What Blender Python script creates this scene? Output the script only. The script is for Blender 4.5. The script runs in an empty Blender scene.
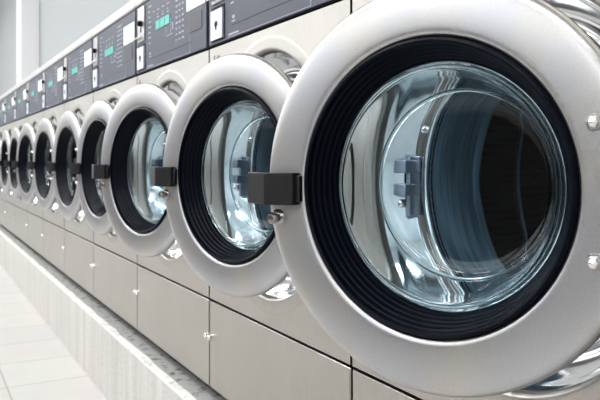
import bpy, bmesh, math, random
from mathutils import Vector, Matrix
PI = math.pi
sin, cos = math.sin, math.cos
random.seed(7)
sc = bpy.context.scene
COL = sc.collection

# ------------------------------------------------------------------ materials
def new_mat(name):
    m = bpy.data.materials.new(name); m.use_nodes = True
    nt = m.node_tree
    return m, nt, nt.nodes['Principled BSDF'], nt.nodes, nt.links

def principled(name, col, rough=.5, metal=0., spec=.5, bump=None, coat=0., emit=None):
    m, nt, b, N, L = new_mat(name)
    b.inputs['Base Color'].default_value = (*col, 1)
    b.inputs['Roughness'].default_value = rough
    b.inputs['Metallic'].default_value = metal
    b.inputs['Specular IOR Level'].default_value = spec
    b.inputs['Coat Weight'].default_value = coat
    if emit:
        b.inputs['Emission Color'].default_value = (*emit[0], 1)
        b.inputs['Emission Strength'].default_value = emit[1]
    if bump:
        scale, strength, dist = bump
        tc = N.new('ShaderNodeTexCoord'); n = N.new('ShaderNodeTexNoise'); n.inputs['Scale'].default_value = scale
        n.inputs['Detail'].default_value = 3
        bp = N.new('ShaderNodeBump'); bp.inputs['Strength'].default_value = strength; bp.inputs['Distance'].default_value = dist
        L.new(tc.outputs['Object'], n.inputs['Vector']); L.new(n.outputs['Fac'], bp.inputs['Height']); L.new(bp.outputs['Normal'], b.inputs['Normal'])
    return m

def steel(name, col, rough, stretch=(1, 1, 1), scale=60, var=.06, rvar=.08, bump=.05, blotch=.0, metal=1.0):
    """stainless steel: fine grain (stretched noise) changing colour, roughness and bump, plus soft large smudges"""
    m, nt, b, N, L = new_mat(name)
    b.inputs['Metallic'].default_value = metal
    tc = N.new('ShaderNodeTexCoord'); mp = N.new('ShaderNodeMapping'); mp.inputs['Scale'].default_value = stretch
    L.new(tc.outputs['Object'], mp.inputs['Vector'])
    n = N.new('ShaderNodeTexNoise'); n.inputs['Scale'].default_value = scale; n.inputs['Detail'].default_value = 4
    L.new(mp.outputs['Vector'], n.inputs['Vector'])
    big = N.new('ShaderNodeTexNoise'); big.inputs['Scale'].default_value = 5; big.inputs['Detail'].default_value = 3
    L.new(tc.outputs['Object'], big.inputs['Vector'])
    r = N.new('ShaderNodeMapRange'); r.inputs['From Min'].default_value = .3; r.inputs['From Max'].default_value = .7
    r.inputs['To Min'].default_value = 1 - var; r.inputs['To Max'].default_value = 1 + var
    L.new(n.outputs['Fac'], r.inputs['Value'])
    r2 = N.new('ShaderNodeMapRange'); r2.inputs['From Min'].default_value = .3; r2.inputs['From Max'].default_value = .7
    r2.inputs['To Min'].default_value = 1 - blotch; r2.inputs['To Max'].default_value = 1
    L.new(big.outputs['Fac'], r2.inputs['Value'])
    mu = N.new('ShaderNodeMath'); mu.operation = 'MULTIPLY'; L.new(r.outputs[0], mu.inputs[0]); L.new(r2.outputs[0], mu.inputs[1])
    vm = N.new('ShaderNodeVectorMath'); vm.operation = 'SCALE'; vm.inputs[0].default_value = col
    L.new(mu.outputs[0], vm.inputs['Scale']); L.new(vm.outputs[0], b.inputs['Base Color'])
    r3 = N.new('ShaderNodeMapRange'); r3.inputs['From Min'].default_value = .3; r3.inputs['From Max'].default_value = .7
    r3.inputs['To Min'].default_value = rough - rvar; r3.inputs['To Max'].default_value = rough + rvar
    L.new(n.outputs['Fac'], r3.inputs['Value']); L.new(r3.outputs[0], b.inputs['Roughness'])
    bp = N.new('ShaderNodeBump'); bp.inputs['Strength'].default_value = bump; bp.inputs['Distance'].default_value = .001
    L.new(n.outputs['Fac'], bp.inputs['Height']); L.new(bp.outputs['Normal'], b.inputs['Normal'])
    return m

M = {}
M['panel'] = steel('stainless_panel', (.47, .45, .42), .33, (6, 6, .5), 30, .05, .05, .05, .07)
M['ring'] = steel('stainless_door_ring', (.66, .655, .66), .33, (1, 1, 1), 330, .045, .03, .012, .08)
def tint(m, a, b_):
    nt = m.node_tree; N, L = nt.nodes, nt.links
    vm = [n for n in N if n.type == 'VECT_MATH'][0]
    tc = [n for n in N if n.type == 'TEX_COORD'][0]
    n = N.new('ShaderNodeTexNoise'); n.inputs['Scale'].default_value = 7; n.inputs['Detail'].default_value = 2
    r = N.new('ShaderNodeValToRGB'); r.color_ramp.elements[0].position = .4; r.color_ramp.elements[1].position = .6
    r.color_ramp.elements[0].color = (*a, 1); r.color_ramp.elements[1].color = (*b_, 1)
    L.new(tc.outputs['Object'], n.inputs['Vector']); L.new(n.outputs['Fac'], r.inputs['Fac']); L.new(r.outputs['Color'], vm.inputs[0])
tint(M['ring'], (.55, .535, .51), (.52, .52, .54))
M['recess'] = steel('stainless_recess', (.72, .73, .74), .10, (1, 1, 1), 80, .01, .02, .0)
M['drum'] = steel('light_tinted_drum_steel', (.36, .56, .70), .20, (1.2, 14, 1.2), 7, .28, .05, .0, 0, .5)  # light entering the drum put into a paler blue front wall
M['shade'] = principled('painted_shade_rim', (.24, .21, .185), .45, .5)  # shade inside the opening, painted as a brown band around its rim
M['hardware'] = principled('dull_hardware_metal', (.34, .33, .33), .22, 1)
M['bright'] = principled('polished_chrome', (.82, .81, .80), .12, 1)
M['shell'] = principled('dark_side_panels', (.05, .05, .05), .6, .3)
M['cap'] = principled('grey_top_trim', (.55, .55, .54), .4, .6)
M['rubber'] = principled('black_rubber', (.002, .004, .010), .33, 0, .14)
M['black'] = principled('black_backing', (.006, .006, .007), .6, 0, .25)
M['plastic'] = principled('dark_plastic', (.014, .014, .016), .36, 0, .5, (900, .15, .0005))
M['control'] = principled('slate_control_face', (.085, .095, .125), .48, 0, .4, (500, .08, .0004))
M['control2'] = principled('dark_slate_inset', (.038, .042, .058), .4)
M['white'] = principled('white_sticker', (.86, .88, .90), .5)
M['lockplate'] = principled('pale_lock_plate', (.62, .66, .74), .35, .3)
M['slotplate'] = steel('coin_plate_metal', (.5, .48, .47), .35, (1, 1, 1), 200, .05, .04, .02)
M['teal'] = principled('teal_display', (.05, .36, .32), .35, 0, .5, None, 0, ((.05, .5, .42), .12))
M['legend'] = principled('pale_print', (.42, .45, .52), .6)
M['red'] = principled('red_print', (.36, .06, .07), .6)
M['greyprint'] = principled('grey_print', (.22, .24, .27), .6)
M['dark'] = principled('dark_interior', (.02, .02, .022), .8)
M['bluecatch'] = principled('blue_grey_catch', (.40, .47, .58), .3, .6)
M['ceil'] = principled('white_ceiling_paint', (.86, .87, .87), .9)
M['wallw'] = principled('white_wall_paint', (.84, .85, .85), .85, 0, .3, (3, .02, .01))
M['wallb'] = principled('pale_blue_grey_wall_paint', (.42, .44, .455), .85, 0, .3, (2, .02, .01))
M['reflectband'] = principled('added_dark_reflection_band', (.17, .165, .16), .7)  # unseen wall band, added dark so the steel rings reflect darker below
M['pillar'] = principled('white_pillar_paint', (.80,.80,.81), .8)
M['tube'] = principled('glowing_tube', (1, 1, 1), .5, 0, .5, None, 0, ((1, .99, .97), 5))
M['fixture'] = principled('white_enamel', (.85, .85, .85), .4)

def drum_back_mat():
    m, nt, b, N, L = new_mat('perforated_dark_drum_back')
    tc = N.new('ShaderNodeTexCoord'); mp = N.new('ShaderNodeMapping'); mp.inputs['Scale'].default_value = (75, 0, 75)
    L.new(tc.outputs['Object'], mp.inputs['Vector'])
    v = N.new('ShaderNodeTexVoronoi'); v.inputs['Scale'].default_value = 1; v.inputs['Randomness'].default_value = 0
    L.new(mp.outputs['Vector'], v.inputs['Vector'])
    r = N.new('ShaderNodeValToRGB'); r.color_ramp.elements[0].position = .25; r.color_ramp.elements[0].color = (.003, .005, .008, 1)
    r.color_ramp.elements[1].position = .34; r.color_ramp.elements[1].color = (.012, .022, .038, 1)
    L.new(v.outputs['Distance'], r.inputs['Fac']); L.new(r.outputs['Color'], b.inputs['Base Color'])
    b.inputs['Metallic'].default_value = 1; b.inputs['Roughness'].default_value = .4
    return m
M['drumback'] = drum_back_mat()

def glass_mat(name, tint, boost):
    """door glass: clear blue-green body, Fresnel mirror on its skin"""
    m, nt, b, N, L = new_mat(name)
    N.remove(b); out = N['Material Output']
    tr = N.new('ShaderNodeBsdfTransparent'); tr.inputs['Color'].default_value = (*tint, 1)
    gl = N.new('ShaderNodeBsdfGlossy'); gl.inputs['Roughness'].default_value = .02; gl.inputs['Color'].default_value = (.86, .96, 1, 1)
    ge = N.new('ShaderNodeNewGeometry'); dt = N.new('ShaderNodeVectorMath'); dt.operation = 'DOT_PRODUCT'
    L.new(ge.outputs['Incoming'], dt.inputs[0]); L.new(ge.outputs['Normal'], dt.inputs[1])
    def mth(op, a, b_=None):
        q = N.new('ShaderNodeMath'); q.operation = op
        if hasattr(a, 'links'): L.new(a, q.inputs[0])
        else: q.inputs[0].default_value = a
        if b_ is not None:
            if hasattr(b_, 'links'): L.new(b_, q.inputs[1])
            else: q.inputs[1].default_value = b_
        return q.outputs[0]
    ab = mth('ABSOLUTE', dt.outputs['Value']); sch = mth('POWER', mth('SUBTRACT', 1.0, ab), 4.0)
    fres = mth('ADD', mth('MULTIPLY', sch, .95), .035)
    mu = N.new('ShaderNodeMath'); mu.operation = 'MULTIPLY'; mu.inputs[1].default_value = boost; mu.use_clamp = True
    mx = N.new('ShaderNodeMixShader')
    L.new(fres, mu.inputs[0]); L.new(mu.outputs[0], mx.inputs['Fac'])
    L.new(tr.outputs[0], mx.inputs[1]); L.new(gl.outputs[0], mx.inputs[2]); L.new(mx.outputs[0], out.inputs['Surface'])
    return m
M['glass'] = glass_mat('door_glass', (.88, .955, .985), 1.0)
def solid_glass():
    m, nt, b, N, L = new_mat('glass_bead')
    b.inputs['Base Color'].default_value = (.82, .92, .95, 1); b.inputs['Transmission Weight'].default_value = 1
    b.inputs['Roughness'].default_value = .03; b.inputs['IOR'].default_value = 1.5
    return m
M['bead'] = solid_glass(); M['glass'] = solid_glass()
M['glass'].node_tree.nodes['Principled BSDF'].inputs['Base Color'].default_value = (.80, .905, .955, 1)
M['glass'].node_tree.nodes['Principled BSDF'].inputs['IOR'].default_value = 1.4

def floor_mat():
    m, nt, b, N, L = new_mat('pale_floor_tiles')
    tc = N.new('ShaderNodeTexCoord'); mp = N.new('ShaderNodeMapping')
    mp.inputs['Location'].default_value = (1.907 + .339 * 60, .3645 + .34 * 60, 0)
    L.new(tc.outputs['Object'], mp.inputs['Vector'])
    br = N.new('ShaderNodeTexBrick'); br.offset = 0; br.inputs['Scale'].default_value = 1
    br.inputs['Brick Width'].default_value = .339; br.inputs['Row Height'].default_value = .34
    br.inputs['Mortar Size'].default_value = .0035; br.inputs['Mortar Smooth'].default_value = .3
    br.inputs['Color1'].default_value = (.60, .59, .575, 1); br.inputs['Color2'].default_value = (.57, .56, .55, 1)
    br.inputs['Mortar'].default_value = (.36, .36, .36, 1)
    L.new(mp.outputs[0], br.inputs['Vector'])
    n = N.new('ShaderNodeTexNoise'); n.inputs['Scale'].default_value = 6; n.inputs['Detail'].default_value = 6
    L.new(tc.outputs['Object'], n.inputs['Vector'])
    mx = N.new('ShaderNodeMix'); mx.data_type = 'RGBA'; mx.blend_type = 'MULTIPLY'; mx.inputs['Factor'].default_value = .12
    L.new(br.outputs['Color'], mx.inputs['A']); L.new(n.outputs['Color'], mx.inputs['B']); L.new(mx.outputs['Result'], b.inputs['Base Color'])
    b.inputs['Roughness'].default_value = .45
    return m
M['floor'] = floor_mat()

def concrete_mat():
    m, nt, b, N, L = new_mat('streaked_concrete')
    tc = N.new('ShaderNodeTexCoord')
    mp = N.new('ShaderNodeMapping'); mp.inputs['Scale'].default_value = (22, 22, 1.2)
    L.new(tc.outputs['Object'], mp.inputs['Vector'])
    n = N.new('ShaderNodeTexNoise'); n.inputs['Scale'].default_value = 1.0; n.inputs['Detail'].default_value = 5
    L.new(mp.outputs[0], n.inputs['Vector'])
    s = N.new('ShaderNodeTexNoise'); s.inputs['Scale'].default_value = 90; s.inputs['Detail'].default_value = 4
    L.new(tc.outputs['Object'], s.inputs['Vector'])
    r = N.new('ShaderNodeValToRGB'); r.color_ramp.elements[0].position = .3; r.color_ramp.elements[0].color = (.55, .535, .51, 1)
    r.color_ramp.elements[1].position = .7; r.color_ramp.elements[1].color = (.66, .645, .62, 1)
    L.new(n.outputs['Fac'], r.inputs['Fac'])
    r2 = N.new('ShaderNodeValToRGB'); r2.color_ramp.elements[0].position = .3; r2.color_ramp.elements[0].color = (.6, .6, .6, 1)
    r2.color_ramp.elements[1].position = .6
    L.new(s.outputs['Fac'], r2.inputs['Fac'])
    mx = N.new('ShaderNodeMix'); mx.data_type = 'RGBA'; mx.blend_type = 'MULTIPLY'; mx.inputs['Factor'].default_value = .35
    L.new(r.outputs['Color'], mx.inputs['A']); L.new(r2.outputs['Color'], mx.inputs['B']); L.new(mx.outputs['Result'], b.inputs['Base Color'])
    b.inputs['Roughness'].default_value = .8
    bp = N.new('ShaderNodeBump'); bp.inputs['Strength'].default_value = .4; bp.inputs['Distance'].default_value = .002
    L.new(s.outputs['Fac'], bp.inputs['Height']); L.new(bp.outputs['Normal'], b.inputs['Normal'])
    return m
M['concrete'] = concrete_mat()
def rough_concrete(c0=.60, c1=.82):
    m, nt, b, N, L = new_mat('rough_concrete_edge')
    tc = N.new('ShaderNodeTexCoord')
    n = N.new('ShaderNodeTexNoise'); n.inputs['Scale'].default_value = 35; n.inputs['Detail'].default_value = 6
    L.new(tc.outputs['Object'], n.inputs['Vector'])
    r = N.new('ShaderNodeValToRGB'); r.color_ramp.elements[0].position = .30; r.color_ramp.elements[0].color = (c0, c0, c0, 1)
    r.color_ramp.elements[1].position = .46; r.color_ramp.elements[1].color = (c1, c1, c1*.99, 1)
    L.new(n.outputs['Fac'], r.inputs['Fac']); L.new(r.outputs['Color'], b.inputs['Base Color'])
    b.inputs['Roughness'].default_value = .7
    return m
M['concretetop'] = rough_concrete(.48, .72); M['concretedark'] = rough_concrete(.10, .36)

# ------------------------------------------------------------------ mesh helpers
def obj(name, bm, mats, parent=None, smooth=True, bevel=0, seg=2, angle=35, fixn=True):
    if fixn: bmesh.ops.recalc_face_normals(bm, faces=bm.faces)
    me = bpy.data.meshes.new(name); bm.to_mesh(me); bm.free()
    for m in (mats if isinstance(mats, (list, tuple)) else [mats]): me.materials.append(m)
    o = bpy.data.objects.new(name, me); COL.objects.link(o)
    if parent: o.parent = parent
    if bevel:
        md = o.modifiers.new('bevel', 'BEVEL'); md.width = bevel; md.segments = seg; md.limit_method = 'ANGLE'; md.angle_limit = math.radians(40)
    if smooth:
        for p in me.polygons: p.use_smooth = True
        me.set_sharp_from_angle(angle=math.radians(angle))
    return o

def box(bm, x0, x1, y0, y1, z0, z1, mi=0):
    v = [bm.verts.new(p) for p in ((x0,y0,z0),(x1,y0,z0),(x1,y1,z0),(x0,y1,z0),(x0,y0,z1),(x1,y0,z1),(x1,y1,z1),(x0,y1,z1))]
    for f in ((0,3,2,1),(4,5,6,7),(0,1,5,4),(1,2,6,5),(2,3,7,6),(3,0,4,7)):
        bm.faces.new([v[i] for i in f]).material_index = mi

def lathe(bm, prof, cx=0, cz=0, n=128, closed=False, mis=None):
    """revolve (radius, y) points about the y axis through (cx, cz)"""
    rings = []
    for r, y in prof:
        if r < 1e-6: rings.append([bm.verts.new((cx, y, cz))])
        else: rings.append([bm.verts.new((cx + r*cos(2*PI*i/n), y, cz + r*sin(2*PI*i/n))) for i in range(n)])
    ns = len(rings) if closed else len(rings) - 1
    for k in range(ns):
        a, b = rings[k], rings[(k+1) % len(rings)]
        mi = mis[k] if mis else 0
        for i in range(n):
            j = (i+1) % n
            if len(a) == 1: f = bm.faces.new((a[0], b[i], b[j]))
            elif len(b) == 1: f = bm.faces.new((a[i], a[j], b[0]))
            else: f = bm.faces.new((a[i], a[j], b[j], b[i]))
            f.material_index = mi
    return rings

def smoothprof(pts, k=4):
    """Catmull-Rom through (r, y) points"""
    out = []
    for i in range(len(pts)-1):
        p0, p1, p2, p3 = pts[max(i-1,0)], pts[i], pts[i+1], pts[min(i+2, len(pts)-1)]
        for s in range(k):
            t = s/k
            out.append(tuple(.5*((2*p1[d]) + (-p0[d]+p2[d])*t + (2*p0[d]-5*p1[d]+4*p2[d]-p3[d])*t*t + (-p0[d]+3*p1[d]-3*p2[d]+p3[d])*t**3) for d in (0,1)))
    out.append(pts[-1])
    return out

def extrude_z(bm, loop, z0, z1, mi=0):
    """closed plan outline (x, y) extruded in z"""
    a = [bm.verts.new((x, y, z0)) for x, y in loop]; b = [bm.verts.new((x, y, z1)) for x, y in loop]
    n = len(loop)
    bm.faces.new(a[::-1]).material_index = mi; bm.faces.new(b).material_index = mi
    for i in range(n): bm.faces.new((a[i], a[(i+1)%n], b[(i+1)%n], b[i])).material_index = mi

def tag(o, label, cat, group=None, kind=None):
    if label: o['label'] = label
    if cat: o['category'] = cat
    if group: o['group'] = group
    if kind: o['kind'] = kind
    return o

# ------------------------------------------------------------------ dimensions
W = .686                       # pitch of the machines
H0, HG, HC, HT = .2955, .527, 1.186, 1.420     # bottom, groove, control panel bottom and top
MX, MZ = .338, .861            # centre of the drum opening in a machine
HX, HY, HL = .549, -.031, .220 # hinge pivot and its distance from the door centre
ROUT, RIN = .262, .190

# ------------------------------------------------------------------ one washing machine (copied for the row)
def make_machine():
    root = bpy.data.objects.new('washing_machine', None); COL.objects.link(root)
    root.empty_display_size = .1
    e = .0038
    # cabinet shell, open at the front
    bm = bmesh.new(); t = .012
    box(bm, e, e+t, .0125, .66, H0, HT); box(bm, W-e-t, W-e, .0125, .66, H0, HT)
    box(bm, e+t, W-e-t, .64, .66, H0, HT)
    box(bm, e+t, W-e-t, .0125, .64, H0, H0+.012)
    box(bm, e+t, W-e-t, .0125, .64, HT-.012, HT)
    box(bm, e, W-e, .0125, .03, HG-.01, HG+.012, 1)
    box(bm, e+t, W-e-t, .0125, .02, HC-.004, HT-.012, 1)
    obj('cabinet', bm, [M['shell'], M['black']], root, smooth=False)
    # front panel with embossed round bezel and recess
    bm = bmesh.new(); n = 128
    prof = [(.306, 0), (.3045, -.0003), (.3015, -.0014), (.2985, -.0019), (.291, -.0019), (.284, -.0019), (.2775, -.0017), (.2740, -.0004), (.2715, .004), (.2700, .011), (.265, .020), (.260, .030), (.254, .040), (.2475, .050),
            (.241, .059), (.238, .0625), (.233, .0645), (.226, .0650), (.219, .0625), (.214, .0600), (.2095, .0625), (.207, .068), (.2068, .076)]
    sp = smoothprof(prof, 3)
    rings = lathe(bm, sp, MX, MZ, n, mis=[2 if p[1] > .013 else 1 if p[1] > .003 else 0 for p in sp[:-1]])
    x0, x1, z0, z1 = e, W-e, HG+.003, HC-.003
    outer = []
    for i in range(n):
        a = 2*PI*i/n; dx, dz = cos(a), sin(a); ts = []
        if dx > 1e-9: ts.append((x1-MX)/dx)
        if dx < -1e-9: ts.append((x0-MX)/dx)
        if dz > 1e-9: ts.append((z1-MZ)/dz)
        if dz < -1e-9: ts.append((z0-MZ)/dz)
        tt = min(ts); outer.append([MX+tt*dx, MZ+tt*dz])
    for cx, cz in ((x0,z0),(x1,z0),(x0,z1),(x1,z1)):   # snap nearest to the corners
        i = min(range(n), key=lambda q: (outer[q][0]-cx)**2+(outer[q][1]-cz)**2); outer[i] = [cx, cz]
    ov = [bm.verts.new((x, 0, z)) for x, z in outer]; ob = [bm.verts.new((x, .012, z)) for x, z in outer]
    for i in range(n):
        j = (i+1) % n
        bm.faces.new((ov[i], ov[j], rings[0][j], rings[0][i])); bm.faces.new((ov[i], ob[i], ob[j], ov[j]))
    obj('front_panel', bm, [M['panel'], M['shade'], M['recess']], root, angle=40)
    # drum
    bm = bmesh.new()
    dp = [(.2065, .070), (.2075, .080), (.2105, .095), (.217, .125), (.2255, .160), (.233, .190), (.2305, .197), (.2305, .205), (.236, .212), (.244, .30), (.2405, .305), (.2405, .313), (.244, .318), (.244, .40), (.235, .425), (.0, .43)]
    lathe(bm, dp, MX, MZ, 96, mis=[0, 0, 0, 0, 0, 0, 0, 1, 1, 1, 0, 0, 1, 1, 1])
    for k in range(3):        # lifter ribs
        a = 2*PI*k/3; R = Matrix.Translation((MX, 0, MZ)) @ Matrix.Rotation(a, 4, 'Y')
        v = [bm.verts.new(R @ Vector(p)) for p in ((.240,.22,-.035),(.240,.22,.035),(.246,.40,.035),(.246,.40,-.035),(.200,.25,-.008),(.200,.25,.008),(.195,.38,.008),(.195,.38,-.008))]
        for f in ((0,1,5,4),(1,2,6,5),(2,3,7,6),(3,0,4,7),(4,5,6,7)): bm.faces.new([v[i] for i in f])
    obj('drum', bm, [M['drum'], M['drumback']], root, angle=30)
    # latch catch at the left of the opening
    cat = bmesh.new(); cx = MX-.238
    box(cat, cx-.017, cx+.017, .030, .064, MZ+.012, MZ+.034); box(cat, cx-.017, cx+.017, .030, .064, MZ-.026, MZ-.006)
    box(cat, cx+.006, cx+.016, .040, .064, MZ-.060, MZ+.040)
    box(cat, cx-.010, cx+.006, .048, .064, MZ-.006, MZ+.012, 1)
    catch = obj('door_catch', cat, [M['bluecatch'], M['dark']], root, bevel=.002)
    bm = bmesh.new(); lathe(bm, smoothprof([(.0075, .064), (.0075, .044), (.005, .038), (0, .037)], 3), cx-.010, MZ-.040, 20); obj('catch_pin', bm, M['bright'], catch)
    bm = bmesh.new(); lathe(bm, smoothprof([(.006, .064), (.006, .058), (.004, .055), (0, .054)], 3), cx+.03, MZ+.085, 16); obj('catch_screw', bm, M['bright'], catch)
    # lower service panel and its two locks
    bm = bmesh.new(); box(bm, e, W-e, 0, .012, H0+.002, HG-.003)
    low = obj('lower_panel', bm, M['panel'], root, bevel=.002)
    for x in (.0125, W-.0125):
        bm = bmesh.new(); lathe(bm, smoothprof([(.0085, 0), (.0085, -.004), (.007, -.0085), (.0035, -.0105), (0, -.011)], 3), x, .428, 24)
        obj('panel_lock', bm, M['bright'], low)
    # control panel
    bm = bmesh.new(); box(bm, e, W-e, -.0005, .010, HC+.001, HT)
    back = obj('control_panel_backing', bm, M['black'], root)
    cpx0, cpx1, cy = .010, W-.010, -.0045
    bm = bmesh.new(); box(bm, cpx0, cpx1, cy, -.0004, HC+.004, HT-.004)
    box(bm, .16, .56, cy-.0008, cy, HC+.035, HC+.0365, 1)
    cp = obj('control_panel', bm, [M['control'], M['control2']], root, bevel=.0015)
    U = lambda u: u*W
    hc = lambda h: .898 + h
    bm = bmesh.new(); box(bm, U(.055), U(.165), cy-.004, cy, hc(.394), hc(.512))
    box(bm, U(.10), U(.12), cy-.0046, cy-.0038, hc(.425), hc(.445), 1)
    coin = obj('coin_plate', bm, [M['slotplate'], M['black']], cp, bevel=.001)
    # (parts stop at three levels, so the button and return lever are siblings)
    bm = bmesh.new(); lathe(bm, smoothprof([(.0095, cy-.004), (.0095, cy-.012), (.007, cy-.016), (0, cy-.017)], 3), U(.115), hc(.455), 24); obj('coin_button', bm, M['black'], cp)
    bm = bmesh.new(); box(bm, U(.035), U(.125), cy-.015, cy-.008, hc(.404), hc(.412)); box(bm, U(.105), U(.125), cy-.012, cy-.003, hc(.402), hc(.414))
    obj('coin_return_lever', bm, M['bright'], cp, bevel=.002)
    bm = bmesh.new(); box(bm, U(.045), U(.17), cy-.0012, cy, hc(.298), hc(.385), 1); box(bm, U(.052), U(.162), cy-.006, cy-.001, hc(.301), hc(.376))
    kh = []
    box(bm, U(.10), U(.112), cy-.0066, cy-.0058, hc(.325), hc(.347), 1); box(bm, U(.093), U(.119), cy-.0067, cy-.0058, hc(.334), hc(.345), 1)
    obj('coin_box_lock', bm, [M['lockplate'], M['black']], cp)
    for q, (u0, u1) in enumerate(((.345, .407), (.412, .474), (.479, .545))):
        bm = bmesh.new(); box(bm, U(u0), U(u1), cy-.002, cy, hc(.408), hc(.436)); obj('display', bm, M['teal'], cp)
    bm = bmesh.new(); box(bm, U(.765), U(.975), cy-.0012, cy, hc(.413), hc(.480)); obj('sticker', bm, M['white'], cp, smooth=False)
    bm = bmesh.new(); box(bm, U(.805), U(.94), cy-.0012, cy, hc(.350), hc(.399)); obj('dark_window', bm, M['control2'], cp, smooth=False)
    # printed legend: rows of small pale marks
    bm = bmesh.new(); rr = random.Random(3)
    def mark(u, h, du, dh): box(bm, U(u), U(u+du), cy-.0006, cy, hc(h), hc(h+dh))
    for k in range(8): mark(.225, .375+.017*k, .022+.03*rr.random(), .004)
    for k in range(10):
        for u in (.625, .665, .705): mark(u, .345+.0165*k, .014+.014*rr.random(), .005)
    for u in (.36, .43, .50): mark(u, .446, .03, .003); mark(u+.004, .455, .018, .003); mark(u, .470, .035, .003)
    mark(.49, .372, .10, .002); mark(.49, .372, .004, .03); mark(.555, .372, .005, .05); mark(.58, .385, .012, .022)
    mark(.205, .30, .09, .004); mark(.235, .33, .03, .003); mark(.240, .338, .02, .008); mark(.30, .470, .02, .004)
    mark(.20, .295, .60, .0012); mark(.80, .295, .0025, .045)
    lg = obj('printed_legend', bm, M['legend'], cp, smooth=False)
    # top trim
    bm = bmesh.new(); box(bm, e, W-e, -.009, .66, HT+.0005, HT+.038)
    obj('top_trim', bm, M['cap'], root, bevel=.006, seg=3)
    # feet
    for x in (.05, W-.05):
        for y in (.06, .60):
            bm = bmesh.new(); b2 = [(.0, .0), (.022, .0), (.022, .008), (.012, .012), (.012, H0-.2627), (0, H0-.2627)]
            rg = []
            for r, z in b2:
                if r == 0: rg.append([bm.verts.new((x, y, .2630+z))])
                else: rg.append([bm.verts.new((x+r*cos(2*PI*i/16), y+r*sin(2*PI*i/16), .2630+z)) for i in range(16)])
            for k in range(len(rg)-1):
                for i in range(16):
                    j = (i+1) % 16; a, b = rg[k], rg[k+1]
                    if len(a) == 1: bm.faces.new((a[0], b[i], b[j]))
                    elif len(b) == 1: bm.faces.new((a[i], a[j], b[0]))
                    else: bm.faces.new((a[i], a[j], b[j], b[i]))
            obj('foot', bm, M['black'], root)
    # --- door (origin on the hinge pivot; local y = 0 is the ring's front face)
    dx, dz = -HL, 0.
    bm = bmesh.new()
    rp = [(RIN+.004, .020), (RIN-.0005, .012), (RIN, .003), (RIN+.0022, .0002), (RIN+.0048, -.0012), (RIN+.010, -.0022), (.215, -.0030), (.232, -.0032), (.246, -.0026), (.2535, -.0010), (.2585, .0030), (.2612, .0080), (ROUT, .013), (.2612, .019), (.258, .0215)]
    lathe(bm, smoothprof(rp, 3) , dx, dz, 160, closed=True)
    door = obj('door', bm, M['ring'], root, angle=60)
    door.location = (HX, HY, MZ-.0)
    # gasket: ridged black rubber funnel
    bm = bmesh.new()
    gp = [(RIN+.0035, .014), (RIN+.0002, .004), (RIN-.0020, -.0030), (RIN-.0050, -.0046), (RIN-.0080, -.0030)]
    r, y = RIN-.0085, -.0005
    for k in range(5):
        gp += [(r, y), (r-.0007, y+.0055), (r-.0019, y+.0066)]
        r -= .0036; y += .0086
    gp += [(r+.0002, y), (r-.001, y+.006), (r+.006, y+.014), (RIN+.003, y+.012)]
    lathe(bm, gp, dx, dz, 160, closed=True)
    obj('door_gasket', bm, M['rubber'], door, angle=50)
    rg, yg = r, y
    # glass bowl: outer and inner skin with a flat turned-back lip
    bm = bmesh.new()
    o_ = smoothprof([(rg+.0035, yg+.006), (rg-.001, yg+.007), (rg-.006, yg+.009), (rg-.013, yg+.022), (rg-.019, yg+.048), (rg-.026, yg+.068), (rg-.036, yg+.079), (rg-.054, yg+.084), (rg-.09, yg+.088), (0.03, yg+.091), (0, yg+.0912)], 4)
    i_ = [(max(r_-(.0055 if r_ > .02 else 0), 0), y_-.0065) for r_, y_ in o_]
    i_ = [p for p in i_ if p[0] > 0]
    ring_o = lathe(bm, o_[:1] + o_[1:-1] + [(0, o_[-1][1])], dx, dz, 160)
    ring_i = lathe(bm, i_ + [(0, i_[-1][1])], dx, dz, 160)
    for i in range(160):
        j = (i+1) % 160
        bm.faces.new((ring_o[0][i], ring_o[0][j], ring_i[0][j], ring_i[0][i]))
    obj('door_glass', bm, M['glass'], door, angle=60)
    # thick glass bead where the bowl turns
    for nm, R_, Y_, q in (('glass_rim', rg-.006, yg+.003, .0026), ('glass_shoulder', rg-.031, yg+.068, .0040)):
        bm = bmesh.new(); lathe(bm, [(R_+q*cos(2*PI*k/10), Y_+q*sin(2*PI*k/10)) for k in range(10)], dx, dz, 128, closed=True)
        obj(nm, bm, M['bead'], door, angle=80)
    # handle: folded black channel
    X = lambda v: dx+v
    bm = bmesh.new()
    outer_ = [(-.196, -.004), (-.199, -.016), (-.206, -.024), (-.228, -.034), (-.236, -.035), (-.281, -.019), (-.286, -.013), (-.284, .006)]
    inner_ = [(-.279, .006), (-.280, -.011), (-.236, -.0295), (-.229, -.0290), (-.212, -.020), (-.204, -.010), (-.203, -.004)]
    extrude_z(bm, [(X(a), b) for a, b in outer_+inner_], -.030, .016)
    hd = obj('handle', bm, M['plastic'], door, bevel=.0012, angle=18)
    bm = bmesh.new(); box(bm, X(-.214), X(-.192), -.010, -.001, -.026, .012)
    obj('handle_bracket', bm, M['plastic'], door, bevel=.002)
    # latch stud below the handle
    bm = bmesh.new(); sx, sz = X(-.236), -.050
    lathe(bm, [(0, .002), (.0125, .002), (.0125, -.004), (.0095, -.006), (.0065, -.007), (.0065, -.013), (.0085, -.014), (.0085, -.019), (.006, -.022), (0, -.023)], sx, sz, 20)
    obj('latch_stud', bm, M['hardware'], door, angle=30)
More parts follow.
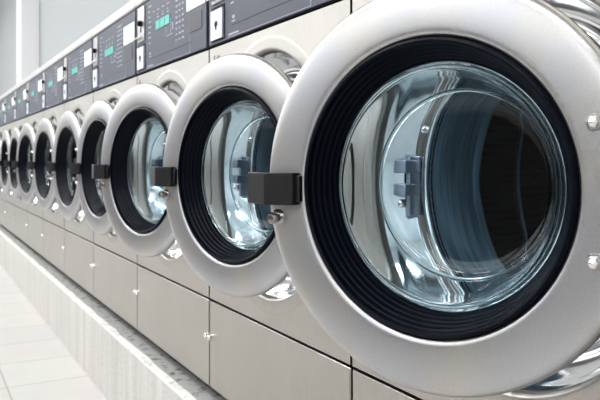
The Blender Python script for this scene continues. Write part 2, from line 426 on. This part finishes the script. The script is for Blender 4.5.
    # hinge nuts at the right
    for z in (.0750, -.0750):
        bm = bmesh.new(); hx = X(.2085)
        lathe(bm, [(0, 0), (.010, 0), (.010, -.0045), (.0095, -.005)], hx, z, 24)
        lathe(bm, smoothprof([(.0085, -.0045), (.0085, -.009), (.0068, -.0135), (.0035, -.016), (0, -.0165)], 3), hx, z, 6)
        lathe(bm, smoothprof([(.0066, -.0085), (.0064, -.0125), (.0042, -.0158), (0, -.0172)], 3), hx, z, 20)
        obj('hinge_nut', bm, M['bright'], door, angle=30)
    bm = bmesh.new(); box(bm, -.012, .024, .022, .040, -.09, .09)
    box(bm, .012, .028, .030, .094, -.09, .09)
    obj('hinge', bm, M['panel'], door, bevel=.002)
    return root

def copy_tree(o, parent=None):
    c = o.copy(); COL.objects.link(c); c.parent = parent
    for ch in list(o.children): copy_tree(ch, c)
    return c

ORD = ['nearest, its open round door filling the right of the picture', 'second in the row, behind the nearest door',
       'third in the row, pink mark above its door', 'fourth in the row from the nearest', 'fifth in the row from the nearest',
       'sixth in the row from the nearest', 'seventh in the row from the nearest', 'eighth in the row from the nearest',
       'ninth in the row, at the far left edge', 'tenth in the row, mostly cut off at the far left']
ANG = [22.9, 15.0, 13.9, 6.6, 4.6, 4.6, 6, 3, 2, 2]
proto = make_machine()
machines = []
NM = 10
for i in range(NM):
    m = proto if i == 0 else copy_tree(proto)
    machines.append(m)
for i, m in enumerate(machines):
    m.location = (-W*i, 0, 0)
    tag(m, 'stainless steel front-loading washer, ' + ORD[i], 'washing machine', 'washing machines in a row on the concrete plinth')
    for ch in m.children:
        if ch.name.split('.')[0] == 'door': ch.rotation_euler = (0, 0, math.radians(ANG[i]))
# marks printed on two front panels (red triangle sign, grey numerals)
bm = bmesh.new(); cx, cz = U_ = (.036, 1.153)
v = [bm.verts.new((cx+a, -.0008, cz+b)) for a, b in ((-.016,-.014),(.016,-.014),(0,.018))]; bm.faces.new(v)
w_ = [bm.verts.new((cx+a, -.0012, cz+b)) for a, b in ((-.006,-.008),(.006,-.008),(0,.006))]; bm.faces.new(w_).material_index = 1
obj('warning_mark', bm, [M['red'], M['panel']], machines[2], smooth=False)
bm = bmesh.new()
box(bm, .034, .040, -.0008, 0, 1.135, 1.163); 
lathe(bm, [(0, -.0008), (.011, -.0008), (.011, 0)], .064, 1.15, 20); box(bm, .053, .075, -.0008, 0, 1.128, 1.148)
obj('printed_mark', bm, M['greyprint'], machines[1], smooth=False)

# ------------------------------------------------------------------ the setting
def plane_box(name, x0, x1, y0, y1, z0, z1, mat, kind='structure'):
    bm = bmesh.new(); box(bm, x0, x1, y0, y1, z0, z1)
    o = obj(name, bm, mat, None, smooth=False); o['kind'] = kind; return o
RX0, RX1, RY0, RY1, RZ = -15.5, 4.2, -4.6, .80, 4.2
plane_box('floor', RX0, RX1, RY0, RY1, -.1, 0, M['floor'])
plane_box('ceiling', RX0, RX1, RY0, RY1, RZ, RZ+.1, M['ceil'])
plane_box('wall_back', RX0, RX1, RY1, RY1+.12, 0, RZ, M['wallb'])
plane_box('wall_left', RX0-.12, RX0, RY0, RY1, 0, RZ, M['wallw'])
plane_box('wall_right', RX1, RX1+.12, RY0, RY1, 0, RZ, M['wallw'])
# front wall (behind the camera) with wide shop windows; dark lower band added for the reflections
bm = bmesh.new(); wy0, wy1 = RY0-.12, RY0
wins = [(-14.6+2.7*k, -14.6+2.7*k+2.1) for k in range(7)]
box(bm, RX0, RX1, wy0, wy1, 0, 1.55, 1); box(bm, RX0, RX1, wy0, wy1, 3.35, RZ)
px_ = RX0
for a, b in wins: box(bm, px_, a, wy0, wy1, 1.55, 3.35); px_ = b
box(bm, px_, RX1, wy0, wy1, 1.55, 3.35)
o = obj('wall_front', bm, [M['wallw'], M['reflectband']], smooth=False); o['kind'] = 'structure'
for k, (a, b) in enumerate(wins):
    bm = bmesh.new(); f = .05
    box(bm, a, b, wy0+.03, wy1-.03, 1.55, 1.55+f); box(bm, a, b, wy0+.03, wy1-.03, 3.35-f, 3.35)
    box(bm, a, a+f, wy0+.03, wy1-.03, 1.55+f, 3.35-f); box(bm, b-f, b, wy0+.03, wy1-.03, 1.55+f, 3.35-f)
    box(bm, (a+b)/2-f/2, (a+b)/2+f/2, wy0+.03, wy1-.03, 1.55+f, 3.35-f)
    o = obj('window_%d' % (k+1), bm, M['fixture'], smooth=False); o['kind'] = 'structure'
# concrete plinth under the row: streaked face, rough pale top
bm = bmesh.new(); px0, px1, py0, py1, pz = -14, 2.2, -.057, RY1, .263
box(bm, px0, px1, py0, py1, 0, pz-.004)
ns = 400; rr = random.Random(5)
prev = None
for k in range(ns+1):     # slightly ragged top edge
    x = px0+(px1-px0)*k/ns
    row = [bm.verts.new((x, py0+rr.uniform(0, .0012), pz-.0045)), bm.verts.new((x, py0+.003+rr.uniform(-.001, .001), pz)), bm.verts.new((x, py0+.026+.003*sin(x*23)*sin(x*7.3)+rr.uniform(-.0015, .0015), pz)), bm.verts.new((x, py1, pz))]
    if prev:
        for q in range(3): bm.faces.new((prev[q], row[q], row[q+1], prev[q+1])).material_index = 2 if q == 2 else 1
    prev = row
o = obj('trim_1', bm, [M['concrete'], M['concretetop'], M['concretedark']], smooth=False); o['kind'] = 'structure'
# pillar against the back wall
bm = bmesh.new(); box(bm, -9.45, -9.0, .555, RY1, 0, RZ)
o = obj('trim_2', bm, M['pillar'], bevel=.01); o['kind'] = 'structure'

# ceiling lights hung over the aisle
def make_light():
    bm = bmesh.new(); box(bm, -.75, .75, -.16, .16, 0, .07)
    r = obj('ceiling_light', bm, M['fixture'], bevel=.01)
    bm = bmesh.new(); box(bm, -.73, .73, -.14, .14, -.012, -.001); obj('diffuser', bm, M['tube'], r)
    return r
cl = make_light(); first = True; n_ = 0
for y in (-1.5, -3.2):
    for k in range(9):
        o = cl if first else copy_tree(cl); first = False
        o.location = (2.2-2.0*k, y, RZ-.08)
        tag(o, 'white fluorescent ceiling light fitting over the laundry aisle', 'ceiling light', 'fluorescent ceiling lights')

def area(name, loc, rot, sx, sy, power, col=(1, 1, 1)):
    d = bpy.data.lights.new(name, 'AREA'); d.shape = 'RECTANGLE'; d.size = sx; d.size_y = sy; d.energy = power; d.color = col
    o = bpy.data.objects.new(name, d); COL.objects.link(o); o.location = loc; o.rotation_euler = rot
    return o
for k in range(9):
    area('fixture_light', (2.2-2.0*k, -1.5, RZ-.11), (0, 0, 0), 1.4, .26, 17, (1, .985, .96))
    area('fixture_light', (2.2-2.0*k, -3.2, RZ-.11), (0, 0, 0), 1.4, .26, 13, (1, .985, .96))
for a, b in wins:
    area('window_light', ((a+b)/2, RY0+.02, 2.45), (PI/2, 0, 0), b-a-.1, 1.7, 14, (.96, .98, 1))
w = bpy.data.worlds.new('daylight'); sc.world = w; w.use_nodes = True
bg = w.node_tree.nodes['Background']; bg.inputs['Color'].default_value = (.93, .965, 1, 1); bg.inputs['Strength'].default_value = .9

# ------------------------------------------------------------------ camera
F = 700.; XV, YV = -84., 158.
th = math.atan((300-XV)/F); D = .677
cam = bpy.data.cameras.new('camera'); co = bpy.data.objects.new('camera', cam); COL.objects.link(co)
co.location = (1.045, -D, .898)
co.rotation_euler = (PI/2, 0, math.atan2(cos(th), sin(th)))   # heading: forward = (-cos th, sin th)
cam.sensor_width = 36; cam.lens = 36*F/600
cam.shift_y = -(200-YV)/600
cam.clip_start = .01
cam.dof.use_dof = True; cam.dof.focus_distance = .97; cam.dof.aperture_fstop = 13
sc.camera = co
sc.cycles.use_denoising = True
sc.cycles.max_bounces = 14; sc.cycles.transparent_max_bounces = 24; sc.cycles.transmission_bounces = 10; sc.cycles.glossy_bounces = 6
sc.cycles.sample_clamp_indirect = 6
sc.view_settings.view_transform = 'Standard'
sc.view_settings.look = 'Medium High Contrast'
sc.view_settings.exposure = 0.2
